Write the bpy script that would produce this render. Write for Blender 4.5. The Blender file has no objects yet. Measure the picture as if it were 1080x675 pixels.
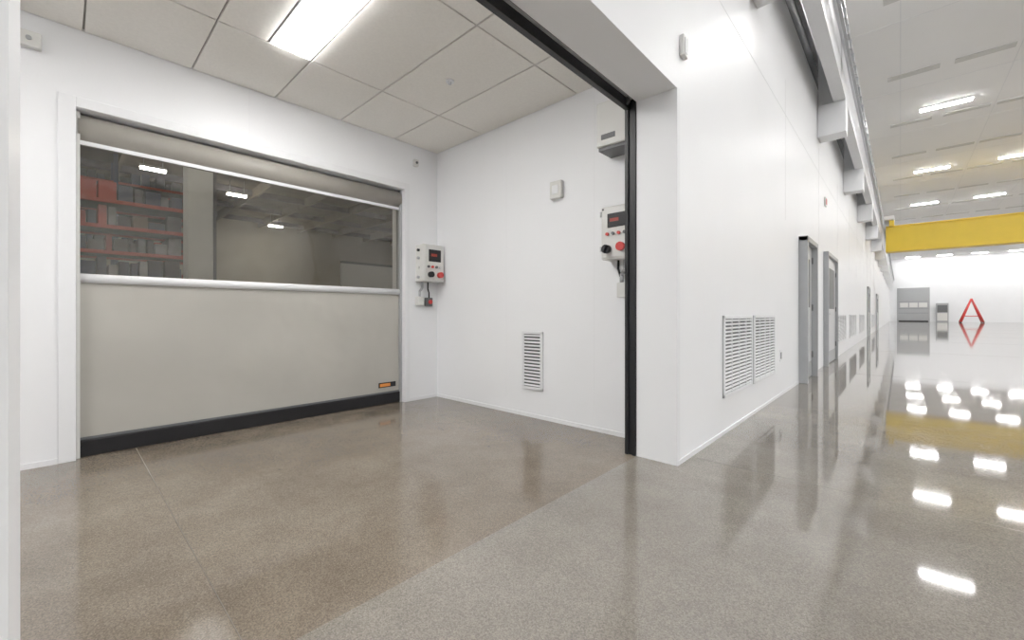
import bpy, bmesh, math
from mathutils import Vector, Matrix, Euler
S = bpy.context.scene
S.view_settings.view_transform = 'Standard'
S.view_settings.gamma = 1.18

# ---------------------------------------------------------------- materials
def pmat(name, col, rough=0.5, metal=0.0, noise=0.0, nscale=8.0, bump=0.0, bscale=40.0, spec=0.5, emis=None, es=0.0):
    m = bpy.data.materials.new(name); m.use_nodes = True
    nt = m.node_tree; b = nt.nodes['Principled BSDF']
    b.inputs['Base Color'].default_value = (*col, 1)
    b.inputs['Roughness'].default_value = rough
    b.inputs['Metallic'].default_value = metal
    b.inputs['Specular IOR Level'].default_value = spec
    g = nt.nodes.new('ShaderNodeNewGeometry')
    if noise > 0:
        n = nt.nodes.new('ShaderNodeTexNoise'); n.inputs['Scale'].default_value = nscale
        n.inputs['Detail'].default_value = 4
        r = nt.nodes.new('ShaderNodeValToRGB')
        r.color_ramp.elements[0].position = 0.3; r.color_ramp.elements[1].position = 0.7
        r.color_ramp.elements[0].color = (*[c*(1-noise) for c in col], 1)
        r.color_ramp.elements[1].color = (*[min(1, c*(1+noise)) for c in col], 1)
        nt.links.new(g.outputs['Position'], n.inputs['Vector'])
        nt.links.new(n.outputs['Fac'], r.inputs['Fac'])
        nt.links.new(r.outputs['Color'], b.inputs['Base Color'])
    if bump > 0:
        n = nt.nodes.new('ShaderNodeTexNoise'); n.inputs['Scale'].default_value = bscale
        bp = nt.nodes.new('ShaderNodeBump'); bp.inputs['Strength'].default_value = bump
        bp.inputs['Distance'].default_value = 0.02
        nt.links.new(g.outputs['Position'], n.inputs['Vector'])
        nt.links.new(n.outputs['Fac'], bp.inputs['Height'])
        nt.links.new(bp.outputs['Normal'], b.inputs['Normal'])
    if emis:
        b.inputs['Emission Color'].default_value = (*emis, 1)
        b.inputs['Emission Strength'].default_value = es
    return m

def floor_mat(name, dark, mid, light, rlo, rhi):
    m = bpy.data.materials.new(name); m.use_nodes = True
    nt = m.node_tree; L = nt.links; N = nt.nodes; b = N['Principled BSDF']
    g = N.new('ShaderNodeNewGeometry')
    def noise(s, d, r=0.6):
        n = N.new('ShaderNodeTexNoise'); n.inputs['Scale'].default_value = s
        n.inputs['Detail'].default_value = d; n.inputs['Roughness'].default_value = r
        L.new(g.outputs['Position'], n.inputs['Vector']); return n
    def ramp(src, a, ca, c, cc):
        r = N.new('ShaderNodeValToRGB'); e = r.color_ramp.elements
        e[0].position = a; e[0].color = ca; e[1].position = c; e[1].color = cc
        L.new(src, r.inputs['Fac']); return r
    def mulc(a, bb):
        mu = N.new('ShaderNodeMix'); mu.data_type = 'RGBA'; mu.blend_type = 'MULTIPLY'
        mu.inputs['Factor'].default_value = 1.0
        L.new(a, mu.inputs[6]); L.new(bb, mu.inputs[7]); return mu.outputs[2]
    big = noise(0.8, 7, 0.6)
    base = ramp(big.outputs['Fac'], 0.32, (*dark, 1), 0.66, (*mid, 1))
    # exposed aggregate: random-value voronoi cells at two sizes
    def cells(scale, lo, hi):
        v = N.new('ShaderNodeTexVoronoi'); v.inputs['Scale'].default_value = scale
        L.new(g.outputs['Position'], v.inputs['Vector'])
        sp = N.new('ShaderNodeSeparateColor'); L.new(v.outputs['Color'], sp.inputs[0])
        return ramp(sp.outputs[0], 0.1, (lo, lo, lo, 1), 0.95, (hi, hi, hi*0.98, 1))
    col = mulc(base.outputs['Color'], cells(250, 0.74, 1.26).outputs['Color'])
    cloud = noise(3.2, 5, 0.7)
    col = mulc(col, ramp(cloud.outputs['Fac'], 0.35, (0.95, 0.945, 0.94, 1), 0.65, (1.05, 1.05, 1.05, 1)).outputs['Color'])
    v = N.new('ShaderNodeTexVoronoi'); v.inputs['Scale'].default_value = 125
    L.new(g.outputs['Position'], v.inputs['Vector'])
    vr = ramp(v.outputs['Distance'], 0.16, (1, 1, 1, 1), 0.26, (0, 0, 0, 1))
    sp = N.new('ShaderNodeSeparateColor'); L.new(v.outputs['Color'], sp.inputs[0])
    vnr = ramp(sp.outputs[1], 0.82, (0, 0, 0, 1), 0.86, (0.5, 0.5, 0.5, 1))
    vm = N.new('ShaderNodeMath'); vm.operation = 'MULTIPLY'
    L.new(vr.outputs['Color'], vm.inputs[0]); L.new(vnr.outputs['Color'], vm.inputs[1])
    mx = N.new('ShaderNodeMix'); mx.data_type = 'RGBA'
    L.new(vm.outputs[0], mx.inputs['Factor']); L.new(col, mx.inputs[6])
    mx.inputs[7].default_value = (*light, 1)
    L.new(mx.outputs[2], b.inputs['Base Color'])
    rn = noise(2.2, 4); mr = N.new('ShaderNodeMapRange')
    mr.inputs['From Min'].default_value = 0.3; mr.inputs['From Max'].default_value = 0.7
    mr.inputs['To Min'].default_value = rlo; mr.inputs['To Max'].default_value = rhi
    L.new(rn.outputs['Fac'], mr.inputs['Value']); L.new(mr.outputs['Result'], b.inputs['Roughness'])
    b.inputs['IOR'].default_value = 1.55
    return m

def emit(name, col, s):
    m = bpy.data.materials.new(name); m.use_nodes = True
    nt = m.node_tree; nt.nodes.remove(nt.nodes['Principled BSDF'])
    e = nt.nodes.new('ShaderNodeEmission'); e.inputs[0].default_value = (*col, 1); e.inputs[1].default_value = s
    nt.links.new(e.outputs[0], nt.nodes['Material Output'].inputs[0]); return m

def vinyl():
    m = bpy.data.materials.new('clear_vinyl'); m.use_nodes = True
    nt = m.node_tree; nt.nodes.remove(nt.nodes['Principled BSDF'])
    t = nt.nodes.new('ShaderNodeBsdfTransparent'); t.inputs[0].default_value = (0.82, 0.79, 0.73, 1)
    hz = nt.nodes.new('ShaderNodeBsdfDiffuse'); hz.inputs[0].default_value = (0.56, 0.53, 0.45, 1)
    g = nt.nodes.new('ShaderNodeBsdfGlossy'); g.inputs['Roughness'].default_value = 0.05
    g.inputs[0].default_value = (1, 1, 1, 1)
    n = nt.nodes.new('ShaderNodeTexNoise'); n.inputs['Scale'].default_value = 1.6; n.inputs['Detail'].default_value = 3
    ge = nt.nodes.new('ShaderNodeNewGeometry'); nt.links.new(ge.outputs['Position'], n.inputs['Vector'])
    bp = nt.nodes.new('ShaderNodeBump'); bp.inputs['Strength'].default_value = 0.35; bp.inputs['Distance'].default_value = 0.03
    nt.links.new(n.outputs['Fac'], bp.inputs['Height']); nt.links.new(bp.outputs['Normal'], g.inputs['Normal'])
    mr = nt.nodes.new('ShaderNodeMapRange'); mr.inputs['From Min'].default_value = 0.3; mr.inputs['From Max'].default_value = 0.7
    mr.inputs['To Min'].default_value = 0.02; mr.inputs['To Max'].default_value = 0.12
    nt.links.new(n.outputs['Fac'], mr.inputs['Value'])
    m0 = nt.nodes.new('ShaderNodeMixShader'); nt.links.new(mr.outputs['Result'], m0.inputs[0])
    nt.links.new(t.outputs[0], m0.inputs[1]); nt.links.new(hz.outputs[0], m0.inputs[2])
    f = nt.nodes.new('ShaderNodeFresnel'); f.inputs[0].default_value = 1.5
    mx = nt.nodes.new('ShaderNodeMixShader')
    nt.links.new(f.outputs[0], mx.inputs[0]); nt.links.new(m0.outputs[0], mx.inputs[1]); nt.links.new(g.outputs[0], mx.inputs[2])
    nt.links.new(mx.outputs[0], nt.nodes['Material Output'].inputs[0]); return m

WHITE = pmat('white_wall_panel', (0.85, 0.86, 0.88), 0.42, noise=0.012, nscale=1.2, spec=0.35)
WHITE2 = pmat('white_trim', (0.80, 0.81, 0.83), 0.45, noise=0.01)
SEAM = pmat('panel_seam', (0.76, 0.767, 0.78), 0.5, noise=0.02)
CEIL = pmat('ceiling_tile_mat', (0.86, 0.835, 0.785), 0.85, noise=0.03, nscale=60, bump=0.1, bscale=200)
GRID = pmat('ceiling_grid_mat', (0.42, 0.40, 0.37), 0.6, noise=0.02)
HCEIL = pmat('hall_ceiling_mat', (0.88, 0.88, 0.875), 0.7, noise=0.02, nscale=0.4)
DIFF = pmat('diffuser_mat', (0.60, 0.60, 0.58), 0.6, noise=0.03)
FV = floor_mat('vestibule_concrete', (0.122, 0.097, 0.073), (0.195, 0.162, 0.127), (0.42, 0.37, 0.30), 0.06, 0.13)
FH = floor_mat('polished_concrete', (0.158, 0.141, 0.120), (0.225, 0.204, 0.178), (0.46, 0.43, 0.38), 0.03, 0.06)
JOINT = pmat('joint_mat', (0.12, 0.10, 0.08), 0.4, noise=0.05)
BLACK = pmat('black_rubber', (0.006, 0.006, 0.007), 0.5, noise=0.1, spec=0.3)
BLACKM = pmat('black_metal', (0.008, 0.0085, 0.010), 0.4, noise=0.1, spec=0.3)
ALU = pmat('aluminium', (0.62, 0.63, 0.64), 0.4, 0.5, noise=0.03)
GREY = pmat('grey_metal', (0.36, 0.37, 0.38), 0.4, 0.2, noise=0.03)
DGREY = pmat('dark_grey', (0.09, 0.095, 0.10), 0.5, noise=0.05)
FAB = pmat('curtain_fabric', (0.405, 0.39, 0.35), 0.42, noise=0.06, nscale=1.5, bump=0.8, bscale=2.6)
HOOD = pmat('curtain_roll', (0.31, 0.29, 0.255), 0.45, noise=0.04)
VIN = vinyl()
YEL = pmat('crane_yellow', (0.85, 0.58, 0.02), 0.4, noise=0.03, nscale=2)
RED = pmat('red_paint', (0.60, 0.03, 0.025), 0.4, noise=0.05)
RACKR = pmat('rack_red', (0.36, 0.035, 0.02), 0.5, noise=0.1)
ORANGE = pmat('orange_label', (0.80, 0.25, 0.04), 0.5, noise=0.05)
BOXW = pmat('enclosure_white', (0.68, 0.68, 0.655), 0.4, noise=0.02)
BLUE = pmat('blue_goods', (0.045, 0.06, 0.11), 0.5, noise=0.3, nscale=5)
GOODS = pmat('grey_goods', (0.08, 0.075, 0.085), 0.6, noise=0.4, nscale=5)
CARD = pmat('cardboard', (0.13, 0.085, 0.055), 0.7, noise=0.2, nscale=4)
PALE = pmat('pale_goods', (0.22, 0.22, 0.24), 0.6, noise=0.3, nscale=6)
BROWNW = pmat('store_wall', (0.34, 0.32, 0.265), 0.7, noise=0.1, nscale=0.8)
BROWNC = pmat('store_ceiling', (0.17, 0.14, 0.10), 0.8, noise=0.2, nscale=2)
COLM = pmat('column_paint', (0.60, 0.62, 0.61), 0.5, noise=0.03)
DISP = pmat('red_display', (0.02, 0.0, 0.0), 0.3, noise=0.1, emis=(1, 0.08, 0.03), es=0.2)
E_V = emit('vestibule_light_lens', (1.0, 0.98, 0.955), 46)
E_H = emit('hall_light_lens', (1.0, 0.99, 0.975), 112)
E_S = emit('store_light_lens', (1.0, 0.96, 0.88), 105)

# ---------------------------------------------------------------- builder
class B:
    def __init__(s, name): s.n = name; s.bm = bmesh.new(); s.m = []
    def mi(s, mat):
        if mat not in s.m: s.m.append(mat)
        return s.m.index(mat)
    def _fin(s, r, mat, mtx=None, smooth=False):
        i = s.mi(mat); fs = set()
        for v in r:
            if mtx: v.co = mtx @ v.co
            for f in v.link_faces: fs.add(f)
        for f in fs: f.material_index = i; f.smooth = smooth
        return fs
    def box(s, x0, x1, y0, y1, z0, z1, mat, bev=0.0):
        c = ((x0+x1)/2, (y0+y1)/2, (z0+z1)/2); d = (abs(x1-x0), abs(y1-y0), abs(z1-z0))
        return s.ob(c, d, (0, 0, 0), mat, bev)
    def ob(s, c, d, rot, mat, bev=0.0):
        vs = bmesh.ops.create_cube(s.bm, size=1)['verts']
        for v in vs: v.co = Vector((v.co.x*d[0], v.co.y*d[1], v.co.z*d[2]))
        if bev > 0:
            es = list({e for v in vs for e in v.link_edges})
            r = bmesh.ops.bevel(s.bm, geom=es, offset=bev, segments=2, affect='EDGES', profile=0.5)
            vs = list({v for f in r['faces'] for v in f.verts})
            seen = set(vs); st = list(vs)
            while st:
                v = st.pop()
                for e in v.link_edges:
                    o = e.other_vert(v)
                    if o not in seen: seen.add(o); st.append(o)
            vs = list(seen)
        s._fin(vs, mat, Matrix.Translation(c) @ Euler(rot).to_matrix().to_4x4()); return s
    def cyl(s, p0, p1, r, mat, seg=20, r2=None):
        p0 = Vector(p0); p1 = Vector(p1); d = p1-p0
        vs = bmesh.ops.create_cone(s.bm, cap_ends=True, segments=seg, radius1=r, radius2=r if r2 is None else r2, depth=d.length)['verts']
        q = Vector((0, 0, 1)).rotation_difference(d).to_matrix().to_4x4()
        fs = s._fin(vs, mat, Matrix.Translation((p0+p1)/2) @ q)
        for f in fs:
            if len(f.verts) == 4: f.smooth = True
        return s
    def tube(s, pts, r, mat):
        for a, b in zip(pts[:-1], pts[1:]): s.cyl(a, b, r, mat, 10)
        for p in pts[1:-1]:
            vs = bmesh.ops.create_uvsphere(s.bm, u_segments=10, v_segments=6, radius=r)['verts']
            s._fin(vs, mat, Matrix.Translation(p), True)
        return s
    def done(s):
        xs = [v.co for v in s.bm.verts]
        c = Vector([(min(v[i] for v in xs)+max(v[i] for v in xs))/2 for i in range(3)])
        for v in s.bm.verts: v.co -= c
        me = bpy.data.meshes.new(s.n); s.bm.to_mesh(me); s.bm.free()
        for m in s.m: me.materials.append(m)
        o = bpy.data.objects.new(s.n, me); o.location = c
        S.collection.objects.link(o); return o

# key planes
XC, XI = -1.08, -1.36      # corridor wall outer / inner face
XL = -4.12                 # roll door wall face
YB = 3.10                  # vestibule back wall face
YE = 76.0                  # far end wall
ZC = 2.94; ZH = 8.3; ZO = 2.49
XR = 21.0

# ---------------------------------------------------------------- shell
B('floor').box(XI, XR, -12, YE, -0.1, 0, FH).done()
B('floor_vestibule').box(XL-0.25, XI, -3.0, YB, -0.1, 0, FV).done()
B('floor_storeroom').box(-28, XL-0.25, -8, 20, -0.1, 0, FV).done()
j = B('trim_floor_joints')
j.box(XL-0.05, XI, 0.3738, 0.3762, 0, 0.0008, JOINT)
for k in range(12): j.box(XC+0.01, XR, 3.0+6*k-0.002, 3.0+6*k+0.002, 0, 0.0008, JOINT)
for k in range(4): j.box(3.2+5*k-0.002, 3.2+5*k+0.002, -12, YE, 0, 0.0008, JOINT)
j.done()

w = B('wall_corridor')
w.box(XI, XC, 2.75, YE, 0, ZO, WHITE)
w.box(XI, XC, -12, -0.06, 0, ZO, WHITE)
w.box(XI, XC, -12, YE, ZO, 5.0, WHITE)
w.box(XI, XC-0.06, -12, YE, 5.0, 5.6, DGREY)
w.box(XI, XC, -12, YE, 5.6, ZH, WHITE)
w.done()
s = B('trim_wall_seams')
for z in (3.55,): s.box(XC, XC+0.002, 2.9, YE-0.1, z-0.003, z+0.003, SEAM)
for k in range(24): s.box(XC, XC+0.002, 6.3+3.0*k-0.003, 6.3+3.0*k+0.003, 2.2, 4.0, SEAM)
s.box(-2.96, -2.958, YB-0.001, YB, 0.03, ZC-0.01, SEAM)
s.box(-1.92, -1.918, YB-0.001, YB, 0.03, ZC-0.01, SEAM)
s.box(XL, XL+0.001, 1.1, 1.102, 2.50, ZC-0.01, SEAM)
s.done()
B('wall_back').box(XL-0.25, XI, YB, YB+0.12, 0, ZC+0.1, WHITE).done()
w = B('wall_left')
w.box(XL-0.25, XL, -3.0, 0.065, 0, ZC+0.1, WHITE)
w.box(XL-0.25, XL, 2.64, YB, 0, ZC+0.1, WHITE)
w.box(XL-0.25, XL, 0.065, 2.64, 2.41, ZC+0.1, WHITE)
w.done()
B('wall_front').box(XL-0.25, XI, -3.12, -3.0, 0, ZC+0.1, WHITE).done()
B('wall_far').box(XI, XR, YE, YE+0.3, 0, ZH, WHITE).done()
B('wall_right').box(XR, XR+0.3, -12, YE, 0, ZH, WHITE).done()
B('wall_near').box(XI, XR, -12.3, -12, 0, ZH, WHITE).done()

t = B('trim_door_surround')
t.box(XL, XL+0.015, -0.02, 0.065, 0, 2.48, WHITE2, 0.003)
t.box(XL, XL+0.015, 2.64, 2.70, 0, 2.48, WHITE2, 0.003)
t.box(XL, XL+0.015, 0.065, 2.64, 2.41, 2.48, WHITE2, 0.003)
t.done()
B('baseboard_back').box(XL+0.012, XI-0.09, YB-0.012, YB, 0, 0.035, WHITE2).done()
B('baseboard_left').box(XL, XL+0.012, 2.70, YB-0.012, 0, 0.035, WHITE2).done()
B('baseboard_left').box(XL, XL+0.012, -3.0, -0.02, 0, 0.035, WHITE2).done()
B('baseboard_corridor').box(XC, XC+0.01, 2.76, 7.2, 0, 0.03, WHITE2).done()
t = B('trim_opening_corner')
t.box(XC, XC+0.006, 2.75, 2.80, 0.0, ZO, WHITE2)
t.box(XC, XC+0.006, -0.11, -0.06, 0.0, ZO, WHITE2)
t.done()

# vestibule ceiling: tiles + grid
c = B('ceiling_vestibule')
c.box(XL, XI, -3.0, YB, ZC+0.02, ZC+0.10, GRID)
xs = [XL, -3.31, -2.09, XI]; ys = [YB, 2.51, 1.90, 1.30, 0.70, 0.10, -0.5, -1.1, -1.7, -2.3, -3.0]
g = 0.006
for a, b_ in zip(xs[:-1], xs[1:]):
    for y1, y0 in zip(ys[:-1], ys[1:]):
        lo, hi = y0, y1
        if abs(a+3.31) < .01 and (abs(y0-0.70) < .01 or abs(y0+1.7) < .01): hi = y1-0.30
        c.box(a+g, b_-g, lo+g, hi-g, ZC, ZC+0.022, CEIL, 0.002)
c.done()
for yy in (1.0, -1.40):
    l = B('ceiling_light')
    l.box(-3.298, -2.102, yy+0.008, yy+0.292, ZC-0.004, ZC+0.019, WHITE2)
    l.box(-3.285, -2.115, yy+0.020, yy+0.280, ZC-0.014, ZC-0.004, E_V, 0.003)
    l.done()
B('fire_sprinkler').cyl((-2.75, 2.2, ZC), (-2.75, 2.2, ZC-0.01), 0.035, WHITE2).cyl((-2.75, 2.2, ZC-0.01), (-2.75, 2.2, ZC-0.03), 0.012, ALU).done()

# ---------------------------------------------------------------- roll-up door
r = B('rollup_door')
XD = XL-0.08
y0, y1 = 0.075, 2.63
def sheet(bd, ya, yb, za, zb, x, amp, mat, ny=60, nz=16):
    idx = bd.mi(mat); rows = []
    for i in range(ny+1):
        row = []
        for k in range(nz+1):
            y = ya+(yb-ya)*i/ny; z = za+(zb-za)*k/nz
            f = 4*(k/nz)*(1-k/nz)
            dx = amp*f*(math.sin(y*3.1+z*1.7)+0.5*math.sin(y*7.3-z*4.1)+0.35*math.sin(y*2+z*9))
            row.append(bd.bm.verts.new((x+dx, y, z)))
        rows.append(row)
    for i in range(ny):
        for k in range(nz):
            f = bd.bm.faces.new((rows[i][k], rows[i+1][k], rows[i+1][k+1], rows[i][k+1]))
            f.material_index = idx; f.smooth = True
sheet(r, y0, y1, 0.12, 1.225, XD, 0.010, FAB)
sheet(r, y0, y1, 1.27, 2.20, XD, 0.003, VIN)
r.cyl((XD, y0, 1.25), (XD, y1, 1.25), 0.032, WHITE2)
r.box(XD-0.008, XD+0.008, y0, y1, 2.185, 2.225, WHITE2)
sheet(r, y0, y1, 2.22, 2.30, XD, 0.001, HOOD)
r.cyl((XD-0.05, y0, 2.30), (XD-0.05, y1, 2.30), 0.105, HOOD, 40)
r.box(XD-0.03, XD+0.03, y0, y1, 0.0, 0.12, BLACK, 0.01)
r.box(XD-0.012, XD+0.012, y0, y1, 0.12, 0.135, DGREY)
r.box(XD+0.012, XD+0.016, 2.36, 2.57, 0.185, 0.24, BLACKM)
r.box(XD+0.016, XD+0.018, 2.375, 2.50, 0.195, 0.228, ORANGE)
r.box(XD-0.05, XD+0.04, 2.615, 2.638, 0, 2.40, GREY)
r.box(XD-0.05, XD+0.04, 0.067, 0.085, 0, 2.40, BOXW)
r.done()

# ---------------------------------------------------------------- vertical-track door in wide opening
r = B('sliding_door_track')
r.box(XI-0.085, XI-0.002, 2.752, 2.772, 0, 2.53, BLACKM)
r.box(XI-0.085, XI-0.060, 2.74, 2.80, 0, 2.53, BLACKM)
r.box(XI-0.030, XI-0.002, 2.74, 2.80, 0, 2.53, BLACKM)
r.box(XI-0.012, XI-0.001, -2.99, 2.80, 2.50, 2.545, BLACKM)
r.box(XI-0.050, XI-0.012, -2.99, 2.78, 2.52, 2.545, ALU)
r.box(XI-0.085, XI-0.050, -2.99, 2.80, 2.455, 2.545, BLACKM)
r.box(XI-0.12, XI-0.002, 2.70, 2.83, 2.54, 2.60, BLACKM, 0.01)
r.cyl((XI-0.06, 2.72, 2.50), (XI-0.06, 2.69, 2.50), 0.03, DGREY)
r.box(XI-0.085, XI-0.002, 2.80, YB-0.001, 2.55, 2.60, GREY)
r.done()

# ---------------------------------------------------------------- wall grilles
def grille_y(name, x0, x1, z0, z1, y, n):   # on a wall facing -y
    v = B(name); fr = 0.025
    v.box(x0, x1, y-0.004, y-0.001, z0, z1, DGREY)
    v.box(x0, x0+fr, y-0.022, y-0.002, z0, z1, WHITE2, 0.003); v.box(x1-fr, x1, y-0.022, y-0.002, z0, z1, WHITE2, 0.003)
    v.box(x0, x1, y-0.022, y-0.002, z0, z0+fr, WHITE2, 0.003); v.box(x0, x1, y-0.022, y-0.002, z1-fr, z1, WHITE2, 0.003)
    for i in range(n):
        z = z0+fr+(z1-z0-2*fr)*(i+0.5)/n
        v.ob(((x0+x1)/2, y-0.012, z), (x1-x0-2*fr, 0.018, 0.006), (math.radians(35), 0, 0), WHITE2)
    v.done()
def grille_x(name, y0, y1, z0, z1, x, n, mull=0):
    v = B(name); fr = 0.028
    v.box(x+0.001, x+0.004, y0, y1, z0, z1, DGREY)
    v.box(x+0.002, x+0.018, y0, y0+fr, z0, z1, WHITE2, 0.003); v.box(x+0.002, x+0.018, y1-fr, y1, z0, z1, WHITE2, 0.003)
    v.box(x+0.002, x+0.018, y0, y1, z0, z0+fr, WHITE2, 0.003); v.box(x+0.002, x+0.018, y0, y1, z1-fr, z1, WHITE2, 0.003)
    for i in range(n):
        z = z0+fr+(z1-z0-2*fr)*(i+0.5)/n
        v.ob((x+0.010, (y0+y1)/2, z), (0.018, y1-y0-2*fr, 0.006), (0, math.radians(35), 0), WHITE2)
    for i in range(mull):
        yy = y0+(y1-y0)*(i+1)/(mull+1); v.box(x+0.004, x+0.016, yy-0.003, yy+0.003, z0+fr, z1-fr, WHITE2)
    v.done()
grille_y('air_vent', -2.735, -2.475, 0.27, 0.83, YB, 16)
for a, b_ in ((3.72, 4.62), (4.70, 5.62), (12.2, 14.3), (15.4, 17.8), (19.5, 22), (28, 31)):
    grille_x('air_vent', a, b_, 0.30, 0.985, XC, 20, 3)

# ---------------------------------------------------------------- control panels
p = B('control_panel')
yf = 2.95
p.box(-1.764, -1.47, yf, YB-0.001, 1.43, 1.853, BOXW, 0.012)
p.box(-1.752, -1.482, yf-0.008, yf, 1.445, 1.838, BOXW, 0.006)
p.box(-1.70, -1.53, yf-0.016, yf-0.006, 1.68, 1.79, BLACKM, 0.004)
p.box(-1.675, -1.60, yf-0.018, yf-0.015, 1.725, 1.75, DISP)
for i in range(4):
    p.cyl((-1.70+i*0.05, yf-0.006, 1.63), (-1.70+i*0.05, yf-0.024, 1.63), 0.013, (RED, DGREY, RED, DGREY)[i], 14)
p.cyl((-1.70, yf-0.006, 1.51), (-1.70, yf-0.05, 1.51), 0.034, BLACKM)
p.ob((-1.70, yf-0.055, 1.51), (0.014, 0.02, 0.06), (0, 0.4, 0), BLACKM, 0.003)
p.cyl((-1.575, yf-0.006, 1.52), (-1.575, yf-0.02, 1.52), 0.04, ALU)
p.cyl((-1.575, yf-0.02, 1.52), (-1.575, yf-0.05, 1.52), 0.034, RED)
for z in (1.50, 1.78): p.cyl((-1.772, yf+0.01, z), (-1.772, yf+0.01, z+0.04), 0.008, ALU, 10)
p.cyl((-1.74, yf-0.008, 1.83), (-1.74, yf-0.013, 1.83), 0.008, DGREY, 10)
p.tube([(-1.60, 3.04, 1.43), (-1.60, 3.04, 1.36), (-1.63, 3.04, 1.31), (-1.63, 3.04, 1.25)], 0.016, GREY)
p.tube([(-1.66, 3.04, 1.43), (-1.66, 3.04, 1.36), (-1.64, 3.04, 1.30)], 0.010, BLACKM)
p.box(-1.67, -1.58, 3.03, YB-0.001, 1.13, 1.25, BOXW, 0.006)
p.tube([(-1.56, 3.07, 1.85), (-1.56, 3.07, 2.28)], 0.011, BOXW)
p.done()
p = B('motor_cover')
p.box(-1.765, -1.46, 2.88, YB-0.001, 2.31, 2.66, BOXW, 0.01)
p.box(-1.755, -1.47, 2.90, 3.09, 2.285, 2.31, DGREY)
p.box(-1.72, -1.60, 2.875, 2.88, 2.36, 2.40, DGREY)
p.cyl((-1.55, 2.99, 2.285), (-1.55, 2.99, 2.25), 0.02, DGREY)
p.done()
p = B('control_panel')
xf = -3.955
p.box(XL+0.001, xf, 2.785, 3.075, 1.37, 1.80, BOXW, 0.012)
p.box(xf, xf+0.008, 2.80, 3.06, 1.385, 1.785, BOXW, 0.006)
p.box(xf+0.006, xf+0.016, 2.85, 3.02, 1.60, 1.74, BLACKM, 0.004)
p.box(xf+0.015, xf+0.018, 2.88, 2.96, 1.66, 1.69, DISP)
for i in range(4):
    yy = 2.845+i*0.055; p.cyl((xf+0.006, yy, 1.54), (xf+0.026, yy, 1.54), 0.015, (DGREY, RED, DGREY, ALU)[i], 14)
p.cyl((xf+0.006, 2.87, 1.45), (xf+0.05, 2.87, 1.45), 0.034, BLACKM)
p.cyl((xf+0.006, 3.0, 1.45), (xf+0.05, 3.0, 1.45), 0.034, RED)
for z in (1.42, 1.53, 1.64, 1.73): p.cyl((-4.04, 2.788, z), (-4.04, 2.762, z), 0.016, (GREY, BLACKM, GREY, BOXW)[int(z*10) % 4], 14)
p.tube([(-4.06, 2.84, 1.37), (-4.06, 2.84, 1.30), (-4.08, 2.82, 1.26), (-4.08, 2.82, 1.20)], 0.015, GREY)
p.tube([(-4.06, 2.92, 1.37), (-4.06, 2.92, 1.29), (-4.08, 2.95, 1.25), (-4.08, 2.95, 1.19)], 0.009, BLACKM)
p.box(XL+0.001, XL+0.07, 2.78, 2.86, 1.10, 1.20, BOXW, 0.006)
p.box(XL+0.001, XL+0.06, 2.91, 2.99, 1.09, 1.19, DGREY, 0.006)
p.cyl((XL+0.06, 2.95, 1.14), (XL+0.08, 2.95, 1.14), 0.024, RED)
p.done()

p = B('wall_switch'); p.box(-2.365, -2.235, YB-0.05, YB-0.001, 2.05, 2.21, BOXW, 0.01)
p.box(-2.335, -2.265, YB-0.056, YB-0.05, 2.09, 2.17, WHITE2, 0.003); p.done()
p = B('motion_sensor'); p.box(XL+0.001, XL+0.05, -0.20, -0.09, 2.71, 2.81, BOXW, 0.008)
p.cyl((XL+0.05, -0.145, 2.76), (XL+0.06, -0.145, 2.76), 0.014, GREY); p.done()
p = B('motion_sensor'); p.box(XL+0.001, XL+0.04, 2.75, 2.81, 2.70, 2.78, BOXW, 0.008)
p.cyl((XL+0.04, 2.78, 2.74), (XL+0.05, 2.78, 2.74), 0.014, DGREY); p.done()
p = B('motion_sensor'); p.box(XC+0.001, XC+0.03, 2.80, 2.88, 2.72, 2.86, BOXW, 0.006)
p.box(XC+0.03, XC+0.034, 2.82, 2.86, 2.74, 2.84, GREY); p.done()
p = B('wall_outlet'); p.box(XC+0.001, XC+0.01, 5.93, 6.03, 0.42, 0.56, WHITE2, 0.002)
p.box(XC+0.01, XC+0.013, 5.955, 6.005, 0.45, 0.53, DGREY); p.done()

# ---------------------------------------------------------------- personnel doors
def door(name, y0, y1, zt, proj=0.10):
    d = B(name); f = 0.07
    d.box(XC+0.001, XC+proj, y0, y0+f, 0, zt, GREY, 0.004)
    d.box(XC+0.001, XC+proj, y1-f, y1, 0, zt, GREY, 0.004)
    d.box(XC+0.001, XC+proj, y0, y1, zt-f, zt, GREY, 0.004)
    d.box(XC+0.002, XC+0.03, y0+f, y1-f, 0.012, zt-f, ALU)
    d.box(XC+0.03, XC+0.034, y0+f+0.2, y1-f-0.2, 1.1, zt-f-0.2, DGREY)
    d.cyl((XC+0.03, y0+f+0.07, 1.0), (XC+0.09, y0+f+0.07, 1.0), 0.012, ALU)
    d.cyl((XC+0.085, y0+f+0.06, 1.0), (XC+0.085, y0+f+0.19, 1.0), 0.011, ALU)
    d.box(XC+0.03, XC+0.038, y0+f+0.03, y0+f+0.11, 0.88, 1.08, GREY)
    d.box(XC+0.03, XC+0.033, y0+f+0.02, y1-f-0.02, 0.02, 0.25, GREY)
    for z in (0.3, 1.05, 1.8): d.cyl((XC+0.04, y1-f-0.005, z), (XC+0.04, y1-f-0.005, z+0.1), 0.01, DGREY, 8)
    d.done()
door('door_1', 7.25, 8.30, 2.12, 0.11)
door('door_2', 9.9, 11.6, 2.19, 0.08)
door('door_3', 24.0, 25.4, 2.2, 0.06)
door('door_4', 33.0, 35.0, 2.2, 0.06)
p = B('fire_alarm'); p.box(XC+0.001, XC+0.03, 9.98, 10.15, 3.08, 3.25, BOXW, 0.008); p.box(XC+0.03, XC+0.035, 10.01, 10.12, 3.11, 3.22, RED); p.done()

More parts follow.
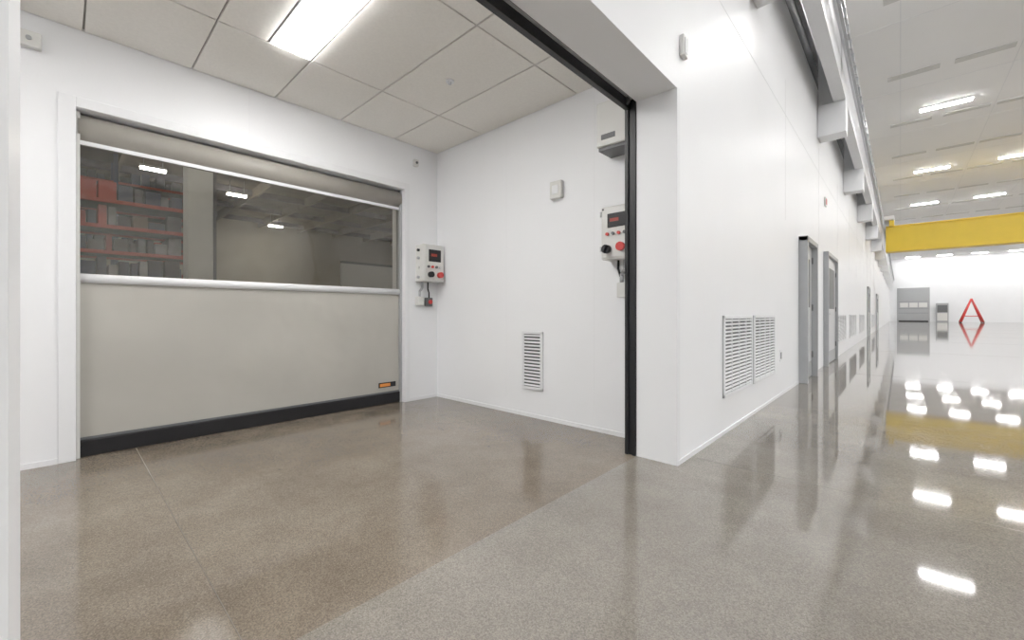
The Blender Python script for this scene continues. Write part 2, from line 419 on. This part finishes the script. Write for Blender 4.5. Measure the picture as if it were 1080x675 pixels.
# ---------------------------------------------------------------- crane runway along corridor wall
r = B('crane_runway')
r.box(-0.85, -0.684, -12, YE-0.01, 4.67, 4.73, WHITE2)
r.box(-0.78, -0.755, -12, YE-0.01, 4.73, 5.75, WHITE2)
r.box(-0.87, -0.664, -12, YE-0.01, 5.75, 5.82, WHITE2)
r.box(-0.80, -0.73, -12, YE-0.01, 5.82, 5.92, GREY)
for k in range(-4, 15):
    yy = 9.1+4.6*k
    if yy > YE-1: break
    r.box(XC+0.003, -0.684, yy, yy+0.35, 4.12, 4.67, WHITE, 0.01)
    r.box(XC+0.003, -0.755, yy+0.1, yy+0.25, 4.67, 5.75, WHITE2)
for k in range(170):
    yy = -8+0.5*k
    if yy > YE-1: break
    r.box(-0.66, -0.60, yy, yy+0.06, 5.45, 5.60, GREY)
r.box(-0.65, -0.61, -12, YE-0.01, 5.60, 5.66, ALU)
r.box(-0.66, -0.62, -12, YE-0.01, 5.40, 5.45, GREY)
r.done()

# overhead crane
r = B('overhead_crane')
r.box(-0.58, 20.4, 30.0, 30.7, 4.35, 5.62, YEL, 0.02)
r.box(-0.58, 20.4, 29.9, 30.8, 5.60, 5.66, YEL)
r.box(-0.58, 20.4, 29.95, 30.75, 4.30, 4.36, YEL)
r.box(-0.72, -0.25, 29.6, 31.2, 5.95, 6.15, WHITE2, 0.02)
r.box(-0.45, -0.25, 29.9, 30.8, 5.6, 5.97, YEL)
for yy in (29.8, 31.0): r.cyl((-0.80, yy, 6.03), (-0.70, yy, 6.03), 0.1, DGREY)
r.box(8.0, 9.4, 29.6, 31.1, 5.66, 6.2, YEL, 0.03)
r.cyl((8.7, 29.85, 5.7), (8.7, 29.85, 3.2), 0.02, DGREY)
r.box(8.6, 8.8, 29.75, 29.95, 2.9, 3.2, YEL, 0.02)
r.done()

# ---------------------------------------------------------------- hall ceiling, lights, diffusers
B('ceiling').box(XI, XR, -12, YE, ZH, ZH+0.2, HCEIL).done()
for i, x in enumerate((1.15, 4.0, 6.9, 9.8, 12.7, 15.6, 18.5)):
    for k in range(-1, 9):
        yy = 3.1+8.9*k+0.0
        if yy > YE-1: continue
        l = B('high_bay_light')
        l.box(x-0.66, x+0.66, yy-0.15, yy+0.15, ZH-0.04, ZH, BOXW)
        l.box(x-0.63, x+0.63, yy-0.12, yy+0.12, ZH-0.058, ZH-0.039, E_H, 0.003)
        l.done()
d = B('ceiling_diffusers')
for x in (-0.2, 2.55, 5.4, 8.3, 11.2, 14.1):
    for k in range(16):
        yy = -6+4.45*k+1.3
        for dx in (0, 1.45):
            d.box(x+dx-0.1+0.0, x+dx+1.05, yy-0.14, yy+0.14, ZH-0.02, ZH, DIFF)
d.done()
s = B('trim_ceiling_seams')
for k in range(18): s.box(XC, XR, -8+4.45*k-0.01, -8+4.45*k+0.01, ZH-0.004, ZH, SEAM)
for x in (0.0, 2.4, 4.8, 7.2, 9.6, 12): s.box(x-0.01, x+0.01, -12, YE, ZH-0.004, ZH, SEAM)
s.done()

# ---------------------------------------------------------------- far end objects
d = B('door_5')
ya = YE-0.001
d.box(-0.35, 2.75, ya-0.10, ya, 0, 4.4, GREY)
d.box(-0.20, 2.60, ya-0.14, ya-0.10, 0.12, 4.25, GREY)
for k in range(3): d.box(-0.05+0.9*k, 0.72+0.9*k, ya-0.16, ya-0.14, 1.85, 2.45, BOXW)
for z in (1.1, 1.7, 2.6): d.box(-0.20, 2.60, ya-0.15, ya-0.14, z-0.015, z+0.015, DGREY)
d.box(-0.20, 2.60, ya-0.15, ya-0.10, 0.0, 0.12, BLACK)
d.done()
d = B('electrical_cabinet')
d.box(3.3, 4.4, ya-0.6, ya, 0, 2.35, GREY, 0.02)
d.box(3.4, 4.3, ya-0.62, ya-0.6, 1.2, 2.1, DGREY)
d.box(3.4, 4.3, ya-0.62, ya-0.6, 0.15, 1.1, BOXW)
d.cyl((3.5, ya-0.62, 1.15), (3.5, ya-0.68, 1.15), 0.03, BLACKM)
d.done()
d = B('a_frame_gantry')
for yy in (69.0, 70.6):
    d.cyl((5.0, yy, 0.08), (5.85, 69.8, 2.7), 0.09, RED); d.cyl((6.7, yy, 0.08), (5.85, 69.8, 2.7), 0.09, RED)
    for xx in (5.0, 6.7): d.cyl((xx, yy-0.04, 0.08), (xx, yy+0.04, 0.08), 0.08, BLACK)
d.cyl((5.0, 69.0, 0.12), (5.0, 70.6, 0.12), 0.04, RED); d.cyl((6.7, 69.0, 0.12), (6.7, 70.6, 0.12), 0.04, RED)
d.cyl((5.21, 69.2, 0.75), (6.49, 69.2, 0.75), 0.045, RED)
d.done()

# ---------------------------------------------------------------- storeroom behind the roll door
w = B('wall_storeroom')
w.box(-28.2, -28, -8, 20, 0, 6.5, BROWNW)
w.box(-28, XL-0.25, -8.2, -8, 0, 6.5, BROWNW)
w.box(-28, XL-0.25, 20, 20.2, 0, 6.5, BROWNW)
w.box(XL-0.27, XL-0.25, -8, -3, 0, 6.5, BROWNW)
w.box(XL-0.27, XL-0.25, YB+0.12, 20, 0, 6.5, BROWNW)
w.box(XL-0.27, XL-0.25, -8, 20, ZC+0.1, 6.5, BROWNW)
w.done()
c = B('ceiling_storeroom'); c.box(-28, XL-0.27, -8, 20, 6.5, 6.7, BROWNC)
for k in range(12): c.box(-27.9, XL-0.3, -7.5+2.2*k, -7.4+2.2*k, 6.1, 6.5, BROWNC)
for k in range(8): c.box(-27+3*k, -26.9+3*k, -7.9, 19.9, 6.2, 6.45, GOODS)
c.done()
import random; random.seed(4)
def rack(x0, ya, yb, levels, top):
    rk = B('pallet_rack'); n = max(1, round((yb-ya)/2.3)); st = (yb-ya-0.09)/n
    for i in range(n+1):
        for xx in (x0, x0+1.0): rk.box(xx, xx+0.09, ya+i*st, ya+i*st+0.09, 0, top, BLUE)
        for k in range(5): rk.cyl((x0+0.05, ya+i*st+0.045, 0.3+0.6*k), (x0+1.03, ya+i*st+0.045, 0.8+0.6*k), 0.02, BLUE, 8)
    for z in levels:
        for xx in (x0, x0+1.0): rk.box(xx, xx+0.06, ya, yb, z, z+0.06, RACKR)
        rk.box(x0, x0+1.0, ya, yb, z+0.04, z+0.06, GOODS)
    rk.done()
    gd = B('stored_goods')
    for z in [-0.06]+list(levels):
        yy = ya+0.12
        while yy < yb-0.3:
            wd = random.uniform(0.08, 0.24); h = random.uniform(0.16, 0.36)
            m = random.choice([BLUE, GOODS, GOODS, CARD, BLUE, PALE, GOODS, RACKR])
            if min(abs(yy+wd/2-(ya+i*st)) for i in range(n+1)) > wd/2+0.12:
                gd.box(x0+random.uniform(.1, .3), x0+0.98-random.uniform(0, .2), yy, yy+wd, z+0.065, z+0.065+h, m, 0.01)
            yy += wd+0.02
    gd.done()
rack(-11.2, -3.2, 1.85, (0.7, 1.15, 1.6, 2.05, 2.5, 2.95), 3.6)
rack(-16.5, -3.0, 3.0, (1.0, 1.9, 2.8, 3.7, 4.5), 5.3)
cl = B('steel_column')
cl.box(-7.15, -6.85, 1.12, 1.40, 0, 6.5, COLM, 0.01); cl.box(-7.2, -6.8, 1.07, 1.45, 0, 0.03, GREY)
cl.box(-7.05, -6.95, 1.40, 1.46, 0.5, 6.4, DGREY)
cl.done()
for (x, y) in ((-5.4, 0.6), (-8, -1.5), (-7, 8), (-18.5, 2.1), (-20, 4.9), (-19, 13), (-25.5, 8.1), (-13, 13), (-13.5, -4)):  # first fixture is unseen, added to brighten the near side of the column
    l = B('store_light'); l.box(x-0.12, x+0.12, y-0.35, y+0.35, 5.9, 5.98, BOXW, 0.01); l.box(x-0.1, x+0.1, y-0.33, y+0.33, 5.85, 5.90, E_S)
    l.cyl((x, y-0.25, 5.98), (x, y-0.25, 6.499), 0.01, GREY, 8); l.cyl((x, y+0.25, 5.98), (x, y+0.25, 6.499), 0.01, GREY, 8); l.done()
pn = B('partition_panel'); pn.box(-13.0, -12.9, 6.0, 11, 0, 2.6, COLM); pn.box(-12.9, -12.86, 6.0, 11, 1.55, 1.62, DGREY); pn.box(-13.0, -12.9, 6.0, 11, 2.6, 2.68, DGREY); pn.done()

# ---------------------------------------------------------------- world + camera
W = bpy.data.worlds.new('World'); S.world = W; W.use_nodes = True
W.node_tree.nodes['Background'].inputs[0].default_value = (0.9, 0.95, 1, 1)
W.node_tree.nodes['Background'].inputs[1].default_value = 0.5
cd = bpy.data.cameras.new('camera'); co = bpy.data.objects.new('camera', cd); S.collection.objects.link(co)
cd.sensor_width = 36; cd.lens = 441/1080*36; cd.shift_y = -6.5/1080
cd.clip_start = 0.02; cd.clip_end = 300
co.location = (0, 0, 1.0); co.rotation_euler = (math.radians(90), 0, math.radians(42.9))
S.camera = co
